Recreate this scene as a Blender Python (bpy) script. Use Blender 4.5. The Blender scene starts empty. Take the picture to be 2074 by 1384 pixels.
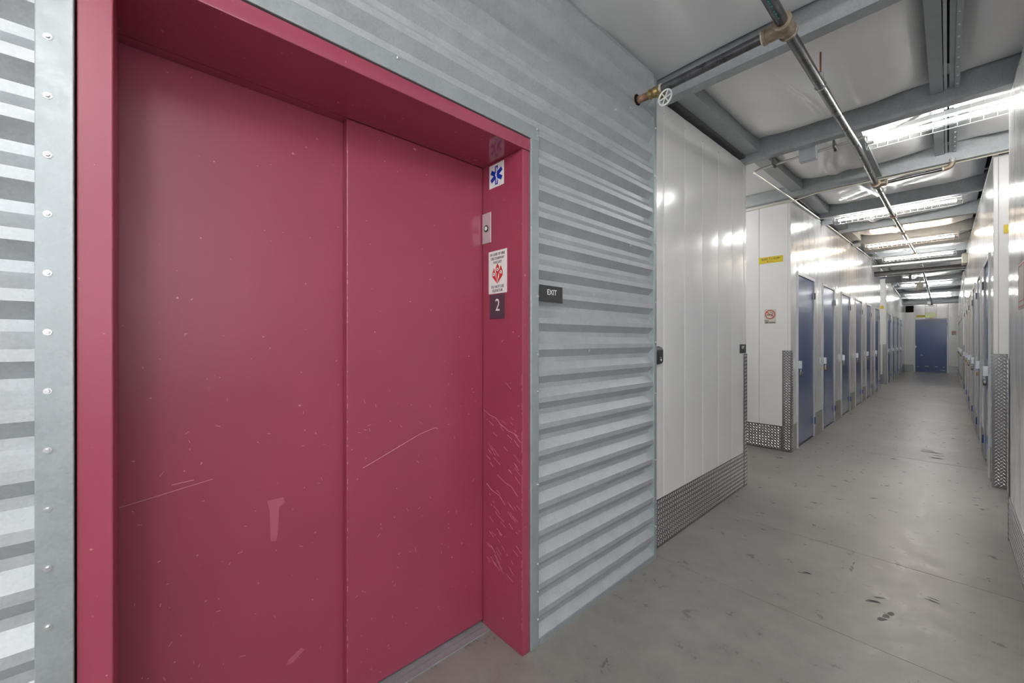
import bpy, math, random
from mathutils import Vector, Matrix
random.seed(7)
R = math.radians
C = bpy.context.scene.collection
SC = bpy.context.scene

# ------------------------------------------------------------ camera, world, exposure, light
cam_d = bpy.data.cameras.new('camera'); cam = bpy.data.objects.new('camera', cam_d); C.objects.link(cam)
cam.location = (0, 0, 1.32); cam.rotation_euler = (R(90), 0, R(47.4))
cam_d.sensor_width = 36; cam_d.lens = 812 / 2074 * 36; cam_d.shift_y = -0.001; cam_d.clip_start = 0.02
SC.camera = cam
SC.view_settings.view_transform = 'Standard'; SC.view_settings.look = 'None'
SC.view_settings.exposure = 0.6; SC.view_settings.gamma = 1; SC.view_settings.use_curve_mapping = False
w = bpy.data.worlds.new('world'); SC.world = w; w.use_nodes = True
w.node_tree.nodes['Background'].inputs[0].default_value = (0.75, 0.85, 1, 1)
w.node_tree.nodes['Background'].inputs[1].default_value = 0.25
def area(name, loc, rot, sx, sy, power, col=(1, 1, 1)):
    d = bpy.data.lights.new(name, 'AREA'); d.shape = 'RECTANGLE'; d.size = sx; d.size_y = sy; d.energy = power; d.color = col
    o = bpy.data.objects.new(name, d); C.objects.link(o); o.location = loc; o.rotation_euler = rot
    return o
# added soft fill lights for the lift lobby, unseen behind the camera; no real openings
area('lobby_fill_rear', (0.3, -2.9, 1.9), (R(90), 0, 0), 1.9, 1.4, 16, (0.93, 0.97, 1))
area('lobby_fill_side', (2.3, -.5, 2.0), (R(90), 0, R(90)), 2.4, 1.3, 22, (0.95, 0.97, 1))
TUBE = 56.0; LOBBY = 104.0

# ------------------------------------------------------------ materials
def new_mat(name):
    m = bpy.data.materials.new(name); m.use_nodes = True
    return m, m.node_tree.nodes, m.node_tree.links, m.node_tree.nodes['Principled BSDF']
def simple(name, col, rough=0.5, metal=0.0, coat=0.0, noise=0.0, nscale=30, bump=0.0, bscale=200, spec=0.5, rvar=0.0):
    m, N, L, b = new_mat(name)
    b.inputs['Base Color'].default_value = (*col, 1); b.inputs['Roughness'].default_value = rough
    b.inputs['Metallic'].default_value = metal; b.inputs['Coat Weight'].default_value = coat; b.inputs['Coat Roughness'].default_value = 0.08
    b.inputs['Specular IOR Level'].default_value = spec
    tc = N.new('ShaderNodeTexCoord')
    if noise or rvar:
        n = N.new('ShaderNodeTexNoise'); n.inputs['Scale'].default_value = nscale; n.inputs['Detail'].default_value = 6
        L.new(tc.outputs['Object'], n.inputs['Vector'])
        if noise:
            r = N.new('ShaderNodeValToRGB')
            r.color_ramp.elements[0].position = 0.3; r.color_ramp.elements[1].position = 0.7
            r.color_ramp.elements[0].color = (*[c * (1 - noise) for c in col], 1)
            r.color_ramp.elements[1].color = (*[min(1, c * (1 + noise)) for c in col], 1)
            L.new(n.outputs['Fac'], r.inputs[0]); L.new(r.outputs[0], b.inputs['Base Color'])
        if rvar:
            mr = N.new('ShaderNodeMapRange'); mr.inputs[3].default_value = rough - rvar; mr.inputs[4].default_value = rough + rvar
            mr.inputs[1].default_value = 0.3; mr.inputs[2].default_value = 0.7
            L.new(n.outputs['Fac'], mr.inputs[0]); L.new(mr.outputs[0], b.inputs['Roughness'])
    if bump:
        n2 = N.new('ShaderNodeTexNoise'); n2.inputs['Scale'].default_value = bscale; n2.inputs['Detail'].default_value = 3
        L.new(tc.outputs['Object'], n2.inputs['Vector'])
        bp = N.new('ShaderNodeBump'); bp.inputs['Strength'].default_value = bump; bp.inputs['Distance'].default_value = 0.002
        L.new(n2.outputs['Fac'], bp.inputs['Height']); L.new(bp.outputs[0], b.inputs['Normal'])
    return m
def emit(name, col, s):
    m, N, L, b = new_mat(name)
    b.inputs['Base Color'].default_value = (*col, 1)
    b.inputs['Emission Color'].default_value = (*col, 1); b.inputs['Emission Strength'].default_value = s
    return m

def galvanised(name, col, rough, spangle=0.12, metal=0.85, scale=90):
    m, N, L, b = new_mat(name)
    tc = N.new('ShaderNodeTexCoord')
    v = N.new('ShaderNodeTexVoronoi'); v.inputs['Scale'].default_value = scale
    L.new(tc.outputs['Object'], v.inputs['Vector'])
    n = N.new('ShaderNodeTexNoise'); n.inputs['Scale'].default_value = 16; n.inputs['Detail'].default_value = 6; n.inputs['Roughness'].default_value = .5
    L.new(tc.outputs['Object'], n.inputs['Vector'])
    bw = N.new('ShaderNodeRGBToBW'); L.new(v.outputs['Color'], bw.inputs[0])
    mx = N.new('ShaderNodeMath'); mx.operation = 'ADD'
    ml = N.new('ShaderNodeMath'); ml.operation = 'MULTIPLY'; ml.inputs[1].default_value = 0.45
    L.new(bw.outputs[0], ml.inputs[0]); L.new(ml.outputs[0], mx.inputs[0]); L.new(n.outputs['Fac'], mx.inputs[1])
    r = N.new('ShaderNodeValToRGB'); r.color_ramp.elements[0].position = 0.45; r.color_ramp.elements[1].position = 0.95
    r.color_ramp.elements[0].color = (*[c * (1 - spangle) for c in col], 1); r.color_ramp.elements[1].color = (*[min(1, c * (1 + spangle)) for c in col], 1)
    L.new(mx.outputs[0], r.inputs[0]); L.new(r.outputs[0], b.inputs['Base Color'])
    mr = N.new('ShaderNodeMapRange'); mr.inputs[1].default_value = 0.4; mr.inputs[2].default_value = 1.0
    mr.inputs[3].default_value = rough - 0.08; mr.inputs[4].default_value = rough + 0.1
    L.new(mx.outputs[0], mr.inputs[0]); L.new(mr.outputs[0], b.inputs['Roughness'])
    b.inputs['Metallic'].default_value = metal
    return m

def red_paint(name='red_enamel', coat=.22, crough=.32):
    m, N, L, b = new_mat(name)
    col = (0.33, 0.028, 0.062)
    tc = N.new('ShaderNodeTexCoord')
    n = N.new('ShaderNodeTexNoise'); n.inputs['Scale'].default_value = 2.2; n.inputs['Detail'].default_value = 5
    L.new(tc.outputs['Object'], n.inputs['Vector'])
    r = N.new('ShaderNodeValToRGB'); r.color_ramp.elements[0].position = .3; r.color_ramp.elements[1].position = .7
    r.color_ramp.elements[0].color = (.30, .044, .085, 1); r.color_ramp.elements[1].color = (.34, .05, .093, 1)
    L.new(n.outputs['Fac'], r.inputs[0])
    # fine chips of lost paint
    s = N.new('ShaderNodeTexNoise'); s.inputs['Scale'].default_value = 55; s.inputs['Detail'].default_value = 2
    L.new(tc.outputs['Object'], s.inputs['Vector'])
    t = N.new('ShaderNodeValToRGB'); t.color_ramp.elements[0].position = .735; t.color_ramp.elements[1].position = .76
    L.new(s.outputs['Fac'], t.inputs[0])
    mx = N.new('ShaderNodeMixRGB'); mx.inputs[2].default_value = (.55, .22, .26, 1)
    L.new(t.outputs[0], mx.inputs[0]); L.new(r.outputs[0], mx.inputs[1]); L.new(mx.outputs[0], b.inputs['Base Color'])
    mr = N.new('ShaderNodeMapRange'); mr.inputs[1].default_value = .3; mr.inputs[2].default_value = .7; mr.inputs[3].default_value = .34; mr.inputs[4].default_value = .46
    L.new(n.outputs['Fac'], mr.inputs[0]); L.new(mr.outputs[0], b.inputs['Roughness'])
    n3 = N.new('ShaderNodeTexNoise'); n3.inputs['Scale'].default_value = 260
    L.new(tc.outputs['Object'], n3.inputs['Vector'])
    bp = N.new('ShaderNodeBump'); bp.inputs['Strength'].default_value = .05; bp.inputs['Distance'].default_value = .001
    L.new(n3.outputs['Fac'], bp.inputs['Height']); L.new(bp.outputs[0], b.inputs['Normal'])
    b.inputs['Coat Weight'].default_value = coat; b.inputs['Coat Roughness'].default_value = crough
    return m

def concrete():
    m, N, L, b = new_mat('sealed_concrete')
    tc = N.new('ShaderNodeTexCoord')
    def noise(sc, det, rough=.6, vec=None):
        n = N.new('ShaderNodeTexNoise'); n.inputs['Scale'].default_value = sc; n.inputs['Detail'].default_value = det; n.inputs['Roughness'].default_value = rough
        L.new(vec or tc.outputs['Object'], n.inputs['Vector']); return n
    def ramp(src, p0, p1, c0, c1):
        r = N.new('ShaderNodeValToRGB'); r.color_ramp.elements[0].position = p0; r.color_ramp.elements[1].position = p1
        r.color_ramp.elements[0].color = (*c0, 1); r.color_ramp.elements[1].color = (*c1, 1); L.new(src, r.inputs[0]); return r
    n1 = noise(1.3, 8, .62)
    base = ramp(n1.outputs['Fac'], .3, .72, (.215, .206, .193), (.31, .298, .28))
    n2 = noise(9, 8, .7)
    mot = ramp(n2.outputs['Fac'], .35, .68, (.84, .84, .84), (1.08, 1.07, 1.05))
    m1 = N.new('ShaderNodeMixRGB'); m1.blend_type = 'MULTIPLY'; m1.inputs[0].default_value = .9
    L.new(base.outputs[0], m1.inputs[1]); L.new(mot.outputs[0], m1.inputs[2])
    # scuffs, stretched along the corridor's width
    mp = N.new('ShaderNodeMapping'); mp.inputs['Scale'].default_value = (9, 26, 9); mp.inputs['Rotation'].default_value = (0, 0, .15)
    L.new(tc.outputs['Object'], mp.inputs['Vector'])
    n3 = noise(1.0, 5, .6, mp.outputs[0])
    sc = ramp(n3.outputs['Fac'], .70, .75, (0, 0, 0), (1, 1, 1))
    n4 = noise(1.7, 3)
    msk = ramp(n4.outputs['Fac'], .47, .62, (0, 0, 0), (1, 1, 1))
    mm = N.new('ShaderNodeMath'); mm.operation = 'MULTIPLY'; L.new(sc.outputs[0], mm.inputs[0]); L.new(msk.outputs[0], mm.inputs[1])
    mk = N.new('ShaderNodeMath'); mk.operation = 'MULTIPLY'; mk.inputs[1].default_value = .55; L.new(mm.outputs[0], mk.inputs[0])
    m2 = N.new('ShaderNodeMixRGB'); m2.inputs[2].default_value = (.07, .065, .06, 1)
    L.new(mk.outputs[0], m2.inputs[0]); L.new(m1.outputs[0], m2.inputs[1]); L.new(m2.outputs[0], b.inputs['Base Color'])
    rr = ramp(n2.outputs['Fac'], .3, .7, (.24, .24, .24), (.42, .42, .42)); L.new(rr.outputs[0], b.inputs['Roughness'])
    n5 = noise(60, 4)
    bp = N.new('ShaderNodeBump'); bp.inputs['Strength'].default_value = .08; bp.inputs['Distance'].default_value = .002
    L.new(n5.outputs['Fac'], bp.inputs['Height']); L.new(bp.outputs[0], b.inputs['Normal'])
    return m

M = {
 'red': red_paint(), 'red_gloss': red_paint('red_gloss_enamel', .8, .06),
 'galv': galvanised('galvanised_steel', (.49, .515, .535), .50, .09, .5, 170),
 'galv_trim': galvanised('galvanised_trim', (.37, .405, .42), .45, .08, .45, 170),
 'galv_dark': galvanised('galvanised_purlin', (.42, .44, .455), .5, .10, .35, 120),
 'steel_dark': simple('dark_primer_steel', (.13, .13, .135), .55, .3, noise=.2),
 'white': simple('white_enamel_panel', (.76, .76, .755), .2, 0, .25, noise=.015, nscale=3, spec=.55, rvar=.03),
 'white_matt': simple('white_enamel_frame', (.74, .74, .73), .35),
 'blue': simple('blue_enamel_door', (.05, .095, .26), .22, 0, .3, noise=.06, nscale=2, rvar=.03),
 'beige': simple('beige_kick_plate', (.42, .41, .37), .45, .15, noise=.04, nscale=20),
 'plate': simple('aluminium_tread_plate', (.33, .33, .345), .24, 1.0),
 'lozenge': simple('polished_glint_lozenge', (.88, .88, .89), .25, .95),  # the plate's metal made paler: glint on the worn lozenges painted in
 'insul': simple('white_vinyl_insulation', (.90, .90, .905), .28, 0, .25, noise=.02, nscale=4, spec=.5),
 'deck': simple('dark_roof_space', (.03, .03, .03), .9),
 'floor': concrete(),
 'grout': simple('floor_joint', (.06, .057, .052), .9),
 'pipe': simple('black_steel_pipe', (.13, .13, .135), .32, .85, noise=.35, nscale=22, rvar=.08),
 'iron': simple('cast_fitting', (.33, .27, .20), .5, .6, noise=.25, nscale=40, bump=.3),
 'sealant': simple('cream_thread_sealant', (.72, .66, .55), .6),
 'brass': simple('aged_brass', (.42, .31, .13), .36, .85, noise=.2, nscale=40),
 'rust': simple('red_oxide_rod', (.30, .09, .045), .65, .2, noise=.3, nscale=40),
 'copper': simple('rusty_pipe_stub', (.38, .22, .15), .5, .5, noise=.45, nscale=30),
 'emt': simple('conduit_steel', (.66, .65, .62), .28, .9, noise=.06),
 'cable': simple('cream_cable', (.70, .66, .56), .5),
 'screw': simple('zinc_screw', (.72, .73, .74), .28, .9),
 'zinc': simple('zinc_hasp', (.66, .70, .73), .3, .75, noise=.06),
 'lock': simple('padlock_steel', (.30, .29, .26), .3, .9, noise=.2),
 'dark': simple('black_plastic', (.018, .018, .02), .4),
 'grey_pl': simple('grey_plastic', (.10, .10, .10), .45),
 'charcoal': simple('charcoal_sign', (.035, .035, .036), .5),
 'plum': simple('plum_sign', (.085, .048, .068), .45),
 'sign_white': simple('sign_white', (.82, .84, .82), .35),
 'sign_red': simple('sign_red', (.62, .03, .03), .4),
 'sign_blue': simple('sign_blue', (.005, .04, .42), .4),
 'sign_black': simple('sign_black', (.02, .02, .02), .5),
 'sign_yellow': simple('sign_yellow', (.62, .47, .02), .45),
 'sign_cream': simple('sign_cream', (.58, .55, .49), .5),
 'sign_green': simple('green_exit_acrylic', (.50, .56, .30), .3),
 'nickel': simple('brushed_plate', (.66, .66, .67), .38, .6, noise=.03),
 'tube': emit('fluorescent_tube', (1.0, .985, .95), TUBE),
 'tube_warm': emit('warm_fluorescent_tube', (1.0, .85, .66), TUBE),
 'wire': simple('white_wire', (.34, .34, .34), .4),
 'housing': simple('white_light_housing', (.35, .35, .35), .4),
 'beige_box': simple('beige_plastic', (.55, .52, .44), .5),
 'tape': simple('blue_tape', (.02, .09, .42), .5),
 'scratch': simple('bare_scratch', (.62, .32, .36), .6),
 'scratch2': simple('rubbed_patch', (.42, .10, .15), .5),
 'opening': simple('black_opening', (.004, .004, .004), 1),
 'markg': simple('teal_marker', (.05, .35, .33), .6),
}

# ------------------------------------------------------------ mesh builder
ZV = Vector((0, 0, 1))
class Fr:
    """local frame: u (right as seen by a viewer), v up, w out of the surface"""
    def __init__(s, o, u, wd): s.o = Vector(o); s.u = Vector(u); s.w = Vector(wd)
    def p(s, u, v, w=0): return s.o + s.u * u + ZV * v + s.w * w
WORLD = Fr((0, 0, 0), (1, 0, 0), (0, 1, 0))   # p(x, z, y)
class MB:
    def __init__(s): s.v = []; s.f = []
    def add(s, vs, fs):
        k = len(s.v); s.v += [Vector(a) for a in vs]; s.f += [tuple(i + k for i in f) for f in fs]; return s
    def box(s, a, b):
        (x0, y0, z0), (x1, y1, z1) = a, b
        x0, x1 = min(x0, x1), max(x0, x1); y0, y1 = min(y0, y1), max(y0, y1); z0, z1 = min(z0, z1), max(z0, z1)
        return s.add([(x0,y0,z0),(x1,y0,z0),(x1,y1,z0),(x0,y1,z0),(x0,y0,z1),(x1,y0,z1),(x1,y1,z1),(x0,y1,z1)],
                     [(0,3,2,1),(4,5,6,7),(0,1,5,4),(1,2,6,5),(2,3,7,6),(3,0,4,7)])
    def fbox(s, fr, u0, u1, v0, v1, w0, w1):
        return s.box(fr.p(u0, v0, w0), fr.p(u1, v1, w1))
    def prism(s, poly, e):      # poly: list of 3D points, e: extrusion vector
        n = len(poly); e = Vector(e); a = [Vector(p) for p in poly]; b = [p + e for p in a]
        return s.add(a + b, [tuple(range(n))[::-1], tuple(range(n, 2 * n))] + [(i, (i + 1) % n, n + (i + 1) % n, n + i) for i in range(n)])
    def tube(s, pts, r, n=10, cap=True):
        pts = [Vector(p) for p in pts]; rings = []; k = len(s.v)
        rs = r if isinstance(r, (list, tuple)) else [r] * len(pts)
        pu = None
        for i, p in enumerate(pts):
            if i == 0: d = pts[1] - p
            elif i == len(pts) - 1: d = p - pts[i - 1]
            else: d = (pts[i + 1] - p).normalized() + (p - pts[i - 1]).normalized()
            d.normalize()
            if pu is None:
                up = Vector((0, 0, 1)) if abs(d.z) < .9 else Vector((1, 0, 0)); pu = d.cross(up).normalized()
            else:
                pu = (pu - d * pu.dot(d)).normalized()
            pv = d.cross(pu)
            s.v += [p + (pu * math.cos(2*math.pi*j/n) + pv * math.sin(2*math.pi*j/n)) * rs[i] for j in range(n)]
        for i in range(len(pts) - 1):
            for j in range(n):
                a = k + i*n + j; b = k + i*n + (j+1) % n
                s.f.append((a, b, b + n, a + n))
        if cap:
            s.f.append(tuple(k + j for j in range(n))[::-1]); s.f.append(tuple(k + (len(pts)-1)*n + j for j in range(n)))
        return s
    def ring(s, c, ax, rad, r, n=20, m=6):
        c = Vector(c); ax = Vector(ax).normalized(); t = ax.cross(Vector((0,0,1)) if abs(ax.z) < .9 else Vector((1,0,0))).normalized(); b = ax.cross(t); k = len(s.v)
        for i in range(n):
            a = 2*math.pi*i/n; d = t*math.cos(a) + b*math.sin(a)
            for j in range(m):
                q = 2*math.pi*j/m; s.v.append(c + d*(rad + r*math.cos(q)) + ax*(r*math.sin(q)))
        for i in range(n):
            for j in range(m):
                s.f.append((k+i*m+j, k+((i+1)%n)*m+j, k+((i+1)%n)*m+(j+1)%m, k+i*m+(j+1)%m))
        return s
    def ball(s, c, r, n=10, m=6, sc=(1,1,1)):
        c = Vector(c); k = len(s.v); s.v.append(c + Vector((0,0,r*sc[2])))
        for i in range(1, m):
            t = math.pi*i/m
            for j in range(n):
                a = 2*math.pi*j/n; s.v.append(c + Vector((r*sc[0]*math.sin(t)*math.cos(a), r*sc[1]*math.sin(t)*math.sin(a), r*sc[2]*math.cos(t))))
        s.v.append(c - Vector((0,0,r*sc[2]))); e = len(s.v) - 1
        for j in range(n): s.f.append((k, k+1+j, k+1+(j+1)%n)); s.f.append((e, k+1+(m-2)*n+(j+1)%n, k+1+(m-2)*n+j))
        for i in range(m-2):
            for j in range(n): s.f.append((k+1+i*n+j, k+1+(i+1)*n+j, k+1+(i+1)*n+(j+1)%n, k+1+i*n+(j+1)%n))
        return s
    def flat(s, fr, pts, w0, w1):     # polygon given in (u, v) extruded from w0 to w1
        return s.prism([fr.p(u, v, w0) for u, v in pts], fr.w * (w1 - w0))
    def build(s, name, mat, parent=None, smooth=None, bevel=0, kind=None, label=None):
        me = bpy.data.meshes.new(name); off = parent_world(parent) if parent else Vector((0,0,0))
        me.from_pydata([tuple(p - off) for p in s.v], [], s.f); me.materials.append(mat)
        me.validate(); fix_normals(me)
        if smooth:
            me.shade_smooth(); me.set_sharp_from_angle(angle=R(smooth))
        o = bpy.data.objects.new(name, me); C.objects.link(o)
        if parent: o.parent = parent
        if bevel:
            b = o.modifiers.new('edge', 'BEVEL'); b.width = bevel; b.segments = 2; b.limit_method = 'ANGLE'; b.angle_limit = R(40)
        if kind: o['kind'] = kind
        if label: o['label'] = label
        return o
import bmesh
def fix_normals(me):
    bm = bmesh.new(); bm.from_mesh(me); bmesh.ops.recalc_face_normals(bm, faces=bm.faces); bm.to_mesh(me); bm.free()
def parent_world(p):
    v = Vector((0,0,0))
    while p: v = v + p.location; p = p.parent
    return v
def tag(o, label, cat=None, group=None, kind=None):
    o['label'] = label
    if cat: o['category'] = cat
    if group: o['group'] = group
    if kind: o['kind'] = kind
    return o
def empty(name, loc, label, cat=None, group=None, kind=None):
    o = bpy.data.objects.new(name, None); C.objects.link(o); o.location = loc; o.empty_display_size = .1
    return tag(o, label, cat, group, kind)
def text(s, name, fr, u, v, size, mat, parent, w=0.0012, ax='CENTER', xs=1.0, bold=0.0):
    cu = bpy.data.curves.new('txt', 'FONT'); cu.body = s; cu.size = size; cu.align_x = ax; cu.align_y = 'CENTER'; cu.extrude = .0003; cu.resolution_u = 2; cu.offset = bold
    t = bpy.data.objects.new('txt', cu); C.objects.link(t); bpy.context.view_layer.update()
    me = bpy.data.meshes.new_from_object(t.evaluated_get(bpy.context.evaluated_depsgraph_get()))
    bpy.data.objects.remove(t)
    off = parent_world(parent)
    for q in me.vertices:
        x, y, z = q.co; q.co = fr.p(u + x * xs, v + y, w + z) - off
    me.materials.clear(); me.materials.append(mat); me.name = name
    o = bpy.data.objects.new(name, me); C.objects.link(o); o.parent = parent
    return o

def zt(y):              # height of the partition tops: the roof rises to the ridge at y = 13.5
    return 2.76 + .04 * y if y < 13.5 else 3.30 - .04 * (y - 13.5)
LX, RX = -1.25, .275    # faces of the white partitions
CX = -1.195             # face of the corrugated wall
frL = Fr((LX, 0, 0), (0, 1, 0), (1, 0, 0))          # left wall, u = y
frC = Fr((CX, 0, 0), (0, 1, 0), (1, 0, 0))
frR = Fr((RX, 0, 0), (0, -1, 0), (-1, 0, 0))        # right wall, u = -y
def frY(y, w=-1): return Fr((0, y, 0), (1, 0, 0), (0, w, 0))   # wall across, facing -y

# ------------------------------------------------------------ floor: slabs with sawn joints
fl = empty('floor', (0, 0, 0), 'grey sealed concrete floor with sawn joints and scuffs', kind='structure')
ys = [-3.2, -.9, 2.312, 3.268, 6.3, 9.4, 12.5, 15.6, 18.7, 21.8, 24.2]
for a, b in zip(ys[:-1], ys[1:]):
    g = .0028 if a > 2.4 else .0018
    MB().box((-6, a + g, -.12), (5, b - g, 0)).build('slab', M['floor'], fl)
MB().box((-6, -3.2, -.14), (5, 24.2, -.004)).build('joint_bed', M['grout'], fl)
st = MB()
def smear(x, y, l, wd, ang):
    for k in range(3):
        a = ang + random.uniform(-.25, .25); cx = x + random.uniform(-l, l) * .3; cy = y + random.uniform(-wd, wd) * 2
        n = 10; pts = []
        for i in range(n):
            q = 2 * math.pi * i / n; rr = random.uniform(.6, 1)
            px, py = math.cos(q) * l * .5 * rr, math.sin(q) * wd * .5 * rr
            pts.append((cx + px * math.cos(a) - py * math.sin(a), cy + px * math.sin(a) + py * math.cos(a), .0004))
        st.prism(pts, (0, 0, .0002))
for a in [(-.13, 6.9, .16, .05, .1), (-.09, 6.6, .12, .05, .3), (-.25, 2.75, .07, .02, .5), (-.2, 2.62, .06, .03, 1.2), (-.55, 2.75, .05, .012, .2), (-.38, 3.0, .012, .05, .1), (-.05, 2.95, .06, .012, -.5), (-.95, 1.38, .012, .03, .4)]:
    smear(*a)
tag(st.build('scuff_marks', simple('scuff_rubber', (.13, .125, .12), .6), None), 'dark rubber scuff marks on the concrete corridor floor', 'scuffs', kind='stuff')

# ------------------------------------------------------------ ceiling: roof deck, purlins, insulation
ce = empty('ceiling', (0, 0, 0), 'sloping roof underside with galvanised purlins and sagging white insulation', kind='structure')
d = MB()
for a, b in ((-3.2, 13.5), (13.5, 24.2)):
    d.prism([(-6, a, zt(a) + .22), (-6, b, zt(b) + .22), (-6, b, zt(b) + .26), (-6, a, zt(a) + .26)], (11, 0, 0))
d.build('roof_deck', M['deck'], ce)
PY = [-2.1, -.6, 1.0, 2.44, 3.96, 5.5, 7.0, 8.5, 10.0, 11.5, 13.0, 14.5, 16.0, 17.5, 19.0, 20.5, 22.0, 23.5]
for y in PY:
    if y == 1.0: continue
    z = zt(y) - .005; wd = .075; h = .19
    p = MB()
    prof = [(y, z), (y + wd, z), (y + wd, z + .016), (y + wd - .003, z + .016), (y + wd - .003, z + .003), (y + .003, z + .003), (y + .003, z + h), (y, z + h)]
    p.prism([(-6, a, b) for a, b in prof], (11, 0, 0)).build('purlin', M['galv_dark'], ce)
def sloped(x0, x1, y0, y1, z0, z1, name, mat):
    m = MB(); m.add([(x0,y0,zt(y0)+z0),(x1,y0,zt(y0)+z0),(x1,y0,zt(y0)+z1),(x0,y0,zt(y0)+z1),(x0,y1,zt(y1)+z0),(x1,y1,zt(y1)+z0),(x1,y1,zt(y1)+z1),(x0,y1,zt(y1)+z1)],
          [(0,1,2,3),(7,6,5,4),(0,4,5,1),(1,5,6,2),(2,6,7,3),(3,7,4,0)])
    return m.build(name, mat, ce)
# insulation blankets, one per bay and strip
def blanket(x0, x1, y0, y1, sag, wr=0.0, nx=22, ny=14, dz=.125, ridge=None):
    m = MB(); k = 0; vs = []; fs = []
    sd = random.uniform(0, 50)
    for j in range(ny + 1):
        for i in range(nx + 1):
            u = i / nx * 2 - 1; v = j / ny * 2 - 1; y = y0 + (y1 - y0) * j / ny; x = x0 + (x1 - x0) * i / nx
            s = (1 - abs(u) ** 5) * (1 - abs(v) ** 4)
            zz = zt(y) + dz - sag * s * (1 + .25 * math.sin(x * 3.1 + sd) * math.cos(y * 2 + sd))
            if wr:
                ph = (x * .8 + y * .6) * 9 + 2.2 * math.sin(y * 2.1 + x) + sd
                zz += wr * s * ((1 - abs(math.sin(ph))) ** 2.2 + .6 * (1 - abs(math.sin(ph * 1.7 + 1.3))) ** 3) * (.35 + .65 * math.sin(x * 1.6 + y + sd) ** 2)
            if ridge is not None:
                xr = ridge + .10 * math.sin(y * 2.2) ; zz -= .035 * s * math.exp(-((x - xr) / .035) ** 2) * max(0, math.sin((y - y0) / (y1 - y0) * math.pi)) - .012 * s * math.exp(-((x - xr - .09) / .05) ** 2)
            ew = .02 * math.sin(x * 4 + sd) * (1 if j == ny else (-1 if j == 0 else 0)) * (0 if abs(u) > .95 else 1)
            vs.append((x, y + ew * .5, zz))
    for j in range(ny):
        for i in range(nx):
            a = j * (nx + 1) + i; fs.append((a, a + 1, a + nx + 2, a + nx + 1))
    m.add(vs, fs); o = m.build('insulation_blanket', M['insul'], ce, smooth=60)
    return o
blanket(-1.5, 2.6, .1, 2.43, .105, .05, 150, 80, .135)
blanket(-1.5, 2.6, -3.1, .0, .09, .006, 30, 16)
for k in range(3, len(PY) - 1):
    a, b = PY[k] + .08, PY[k + 1] - .004
    if k < 5:
        blanket(-1.15, -.085, a, b, .115, .012, 70, 30, .165, -.70); blanket(.05, 1.6, a, b, .09, .004, 40, 20, .165)
    else:
        blanket(-1.15, .27, a, b, .11, .010, 70, 24, .165, -.68)
    if k in (4, 12, 11):
        blanket(-3.6, -1.27, a, b, .05); blanket(1.65, 4.5, a, b, .05) if k == 4 else blanket(.3, 3.5, a, b, .05)
    if k not in (4, 11, 12): sloped(-1.42, -1.226, a, b, .03, .05, 'void_shade_strip', M['steel_dark'])  # added dark strip standing for the shade in the void above the partition
    # angle channel along the partition top
    c = MB(); prof = [(-1.225, .05), (-1.112, .05), (-1.112, .15), (-1.116, .15), (-1.116, .054), (-1.195, .054), (-1.195, .16), (-1.225, .16)]
    c.add([(x, a - .005, zt(a) + z) for x, z in prof] + [(x, b, zt(b) + z) for x, z in prof],
          [(7,6,5,4,3,2,1,0), tuple(range(8, 16))] + [(i, (i+1) % 8, 8 + (i+1) % 8, 8 + i) for i in range(8)])
    c.build('edge_channel', M['galv_dark'], ce)
    c = MB(); c.fbox(WORLD, -1.11, -1.055, zt(a) + .012, zt(a) + .07, a - .075, a - .07).build('purlin_clip', M['zinc'], ce)
for y0, y1 in ((2.52, 3.955), (4.04, 5.495)):
    sloped(-.082, -.022, y0, y1, .075, .15, 'seam_channel', M['galv_trim'])
    sloped(-.018, -.004, y0, y1, .085, .15, 'seam_channel', M['galv'])
    sloped(.006, .03, y0, y1, .085, .15, 'seam_channel', M['galv_trim'])
    sloped(.03, .052, y0, y1, .075, .079, 'rivet_strip', M['galv_trim'])
    rv = MB()
    n = 11
    for i in range(n):
        y = y0 + (y1 - y0) * (i + .5) / n; rv.ball((.041, y, zt(y) + .0745), .006, 8, 4)
    rv.build('rivets', M['screw'], ce, smooth=60, kind='stuff')
sloped(-.505, -.45, 4.04, 5.495, .0, .03, 'cross_channel', M['galv_trim'])
# ridge girder and the rear dark lintel
g = MB()
for z0, z1, wd in ((2.93, 2.942, .16), (3.018, 3.03, .16), (2.942, 3.018, .012)):
    g.box((-1.42, 13.5 - wd / 2, z0), (.42, 13.5 + wd / 2, z1))
g.build('ridge_girder', M['steel_dark'], ce)
sloped(-1.24, .27, 23.6, 23.66, -.06, .0, 'end_track', M['galv_dark'])
MB().box((-1.24, 15.95, 2.99), (-.9, 15.98, 3.18)).box((-.75, 15.95, 3.02), (-.7, 15.98, 3.2)).build('roof_brace', M['steel_dark'], ce)

# ------------------------------------------------------------ walls
def panels(fr, wall, cuts, z0, ztop, thick=.028, mat=None, crown=.0012, name='wall_panel'):
    """cuts: list of (u0, u1, z0 override) ; ztop(u) gives the height"""
    for c in cuts:
        u0, u1 = c[0], c[1]; zb = c[2] if len(c) > 2 else z0
        wd = u1 - u0; n = 6; prof = [(u0 + .0008, -.004), (u0 + .005, 0)]
        for i in range(1, n):
            t = i / n; prof.append((u0 + .005 + (wd - .01) * t, crown * (1 - (2 * t - 1) ** 2)))
        prof += [(u1 - .005, 0), (u1 - .0008, -.004), (u1 - .0008, -thick), (u0 + .0008, -thick)]
        m = MB(); k = len(prof)
        m.add([fr.p(u, zb, w) for u, w in prof] + [fr.p(u, ztop(u), w) for u, w in prof],
              [tuple(range(k))[::-1], tuple(range(k, 2 * k))] + [(i, (i + 1) % k, k + (i + 1) % k, k + i) for i in range(k)])
        m.build(name, mat or M['white'], wall, smooth=12)
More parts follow.
